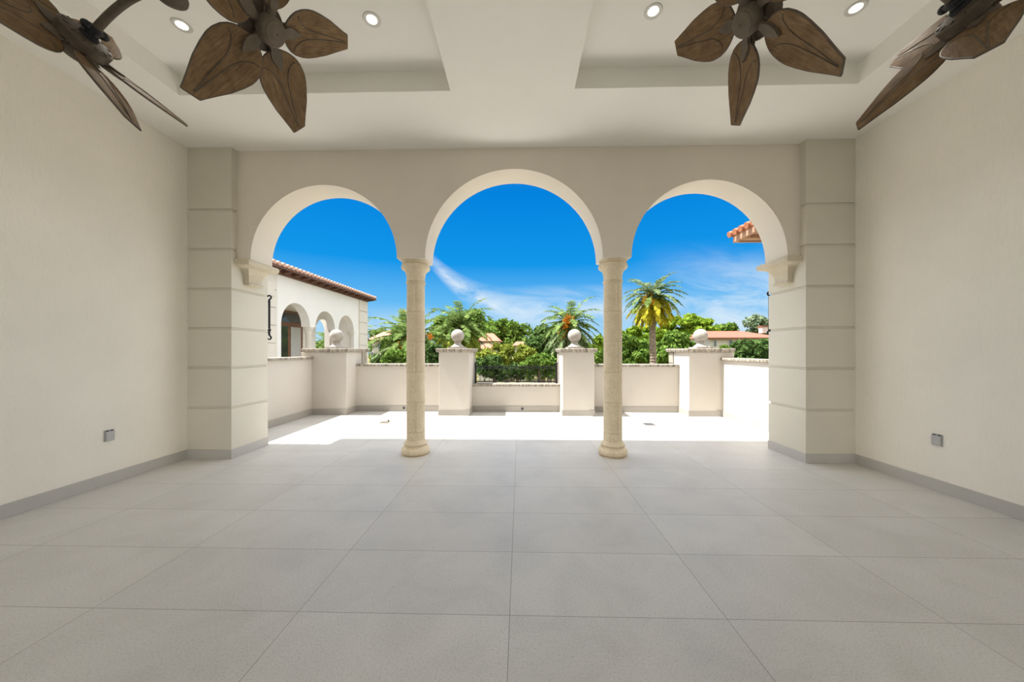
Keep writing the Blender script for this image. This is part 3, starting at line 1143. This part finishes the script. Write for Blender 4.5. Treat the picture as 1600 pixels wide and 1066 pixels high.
def house(label, u0, u1, vridge, veave, y, dep, roof, inset_px, wins=(), chimney=None):
    a, b = at(u0, veave, y), at(u1, veave, y)
    zr = at((u0 + u1) / 2, vridge, y + dep / 2).z
    root = thing('house', label, 'house', ((a.x + b.x) / 2, y + dep / 2, GZ), 'neighbouring houses')
    o = .45
    link('wall', MB().box(a.x + o, b.x - o, y + o, y + dep - o, GZ, a.z), M['housew'], root)
    link('roof', hip(MB(), a.x, b.x, y, y + dep, a.z, zr, inset_px / FOC * y), M[roof], root)
    link('fascia', MB().box(a.x, b.x, y, y + .1, a.z - .2, a.z), M['doorw'], root)
    for (u, v, w, h) in wins:
        c = at(u, v, y + o)
        ww, hh = w / FOC * y / 2, h / FOC * y / 2
        f = link('window', MB().box(c.x - ww - .06, c.x + ww + .06, y + o - .05, y + o + .02, c.z - hh - .06, c.z + hh + .06), M['white'], root)
        link('pane', MB().box(c.x - ww, c.x + ww, y + o - .06, y + o - .04, c.z - hh, c.z + hh), M['window'], f)
    if chimney:
        u, v, w, h = chimney
        c = at(u, v, y + dep * .35)
        ww, hh = w / FOC * y / 2, h / FOC * y / 2
        ch = link('chimney', MB().box(c.x - ww, c.x + ww, c.y - ww, c.y + ww, c.z - hh, c.z + hh), M['housew'], root)
        link('chimney_cap', MB().box(c.x - ww * 1.3, c.x + ww * 1.3, c.y - ww * 1.3, c.y + ww * 1.3, c.z + hh, c.z + hh + .15), M['doorw'], ch)


house('white house with red tiled roof and chimney beside the right pier', 1106, 1225, 517.5, 527.5, 36, 8, 'roofred', 26, ((1117, 537, 4, 9), (1141, 536, 5, 9)), (1192.5, 516, 9, 10))
house('white house with salmon tiled roof behind the bright green palm', 743, 782, 521, 533, 54, 8, 'roofpink', 14, ((753, 536.5, 3, 3),))
house('low salmon-roofed house beneath the salmon tiled house', 741, 776, 537, 545, 44, 6, 'roofpink', 14)
house('salmon roof peeking between the trees below the middle sky', 800, 826, 534, 540, 53, 8, 'roofpink', 6)
house('white house with tan tiled roof at the left beyond the wing', 572, 606, 516, 531, 36, 8, 'rooftan', 10, ((593, 541, 4, 9), (582, 555, 3, 9)))

# ------------------------------------------------------------------ light
sun_d = bpy.data.lights.new('sun', 'SUN')
sun_d.energy = 12
sun_d.color = (1, .97, .93)
sun_d.angle = .009
sun = bpy.data.objects.new('sun', sun_d)
COL.objects.link(sun)
sdir = V((.5, .02, -1)).normalized()
sun.rotation_euler = sdir.to_track_quat('-Z', 'Y').to_euler()
sun.location = (-6, 0, 12)

w = bpy.data.worlds.new('sky')
SC.world = w
w.use_nodes = True
nt = w.node_tree
nt.nodes.clear()
out = nt.nodes.new('ShaderNodeOutputWorld')
bg = nt.nodes.new('ShaderNodeBackground')
lk(nt, bg.outputs[0], out.inputs[0])
tc = nt.nodes.new('ShaderNodeTexCoord')
sep = nt.nodes.new('ShaderNodeSeparateXYZ')
lk(nt, tc.outputs['Generated'], sep.inputs[0])


def mth(op, a, b=None, c=None, clamp=False):
    n = nt.nodes.new('ShaderNodeMath')
    n.operation = op
    n.use_clamp = clamp
    for i, x in enumerate((a, b, c)):
        if x is None:
            continue
        if hasattr(x, 'is_output'):
            lk(nt, x, n.inputs[i])
        else:
            n.inputs[i].default_value = x
    return n.outputs[0]


def sstep(x, a, b):
    n = nt.nodes.new('ShaderNodeMapRange')
    n.interpolation_type = 'SMOOTHSTEP'
    n.inputs['From Min'].default_value = a
    n.inputs['From Max'].default_value = b
    lk(nt, x, n.inputs['Value'])
    return n.outputs[0]


X_, Y_, Z_ = sep.outputs
yy = mth('MAXIMUM', Y_, .05)
gx = mth('DIVIDE', X_, yy)
gz = mth('DIVIDE', Z_, yy)
base = ramp(nt, mth('MULTIPLY', Z_, 1.0), [(0, (.50, .74, .93)), (.05, (.36, .66, .92)), (.13, (.13, .50, .91)), (.24, (.006, .31, .82)), (.42, (.001, .225, .73)), (1, (.10, .30, .72))])
cb = nt.nodes.new('ShaderNodeCombineXYZ')
lk(nt, mth('MULTIPLY', gx, 3.0), cb.inputs[0])
lk(nt, mth('MULTIPLY_ADD', gx, 1.2, mth('MULTIPLY', gz, 9)), cb.inputs[1])
n1 = noise(nt, 1.6, 8, .62, cb.outputs[0], .6)
# curved cirrus streak in the middle of the view
mx = mth('MINIMUM', mth('ADD', gx, -.02), 0)
curve = mth('MULTIPLY_ADD', mth('MULTIPLY', mx, mx), 1.9, .112)
dlt = mth('ABSOLUTE', mth('SUBTRACT', gz, curve))
wid = mth('MULTIPLY_ADD', sstep(gx, -.35, .1), .06, .022)
streak = mth('SUBTRACT', 1, mth('DIVIDE', dlt, wid), clamp=True)
streak = mth('MULTIPLY', streak, sstep(gx, -.34, -.2))
streak = mth('MULTIPLY', streak, mth('SUBTRACT', 1, sstep(gx, .25, .4)))
streak = mth('MULTIPLY', streak, sstep(n1, .3, .62))
# soft veil low on the right, light haze low everywhere
rv = mth('MULTIPLY', sstep(gx, .3, .6), mth('SUBTRACT', 1, sstep(gz, .13, .33)))
rv = mth('MULTIPLY', rv, sstep(n1, .25, .7))
lowv = mth('MULTIPLY', mth('SUBTRACT', 1, sstep(gz, .03, .15)), sstep(n1, .35, .75))
cl = mth('MAXIMUM', mth('MULTIPLY', streak, .95), mth('MULTIPLY', rv, .85))
cl = mth('MAXIMUM', cl, mth('MULTIPLY', lowv, .72))
front = mixc(nt, cl, base, (.74, .86, .96))
# unseen sky behind the house, made bright white as added fill for the room
BACK_FILL = 1.4
back_f = mth('SUBTRACT', 1, sstep(Y_, -.35, 0.0))
hid = mth('MAXIMUM', sstep(Z_, .55, .72), sstep(mth('ABSOLUTE', gx), 1.25, 1.9))
HID_FILL = 2.7  # high and side sky out of view, whitened as added fill light
front = mixc(nt, hid, front, (HID_FILL * .97, HID_FILL * .98, HID_FILL))
col = mixc(nt, back_f, front, (BACK_FILL, BACK_FILL * .99, BACK_FILL * .96))
# below the horizon
col = mixc(nt, mth('SUBTRACT', 1, sstep(Z_, -.06, -.01)), col, (.25, .27, .2))
lk(nt, col, bg.inputs['Color'])
bg.inputs['Strength'].default_value = 1.0

SC.view_settings.view_transform = 'Standard'
SC.view_settings.look = 'None'
SC.view_settings.exposure = 0.0
SC.view_settings.gamma = 1
SC.view_settings.use_curve_mapping = False
SC.cycles.use_denoising = True
SC.cycles.max_bounces = 12
SC.cycles.diffuse_bounces = 8
SC.cycles.caustics_reflective = False
SC.cycles.caustics_refractive = False
SC.cycles.sample_clamp_indirect = 6
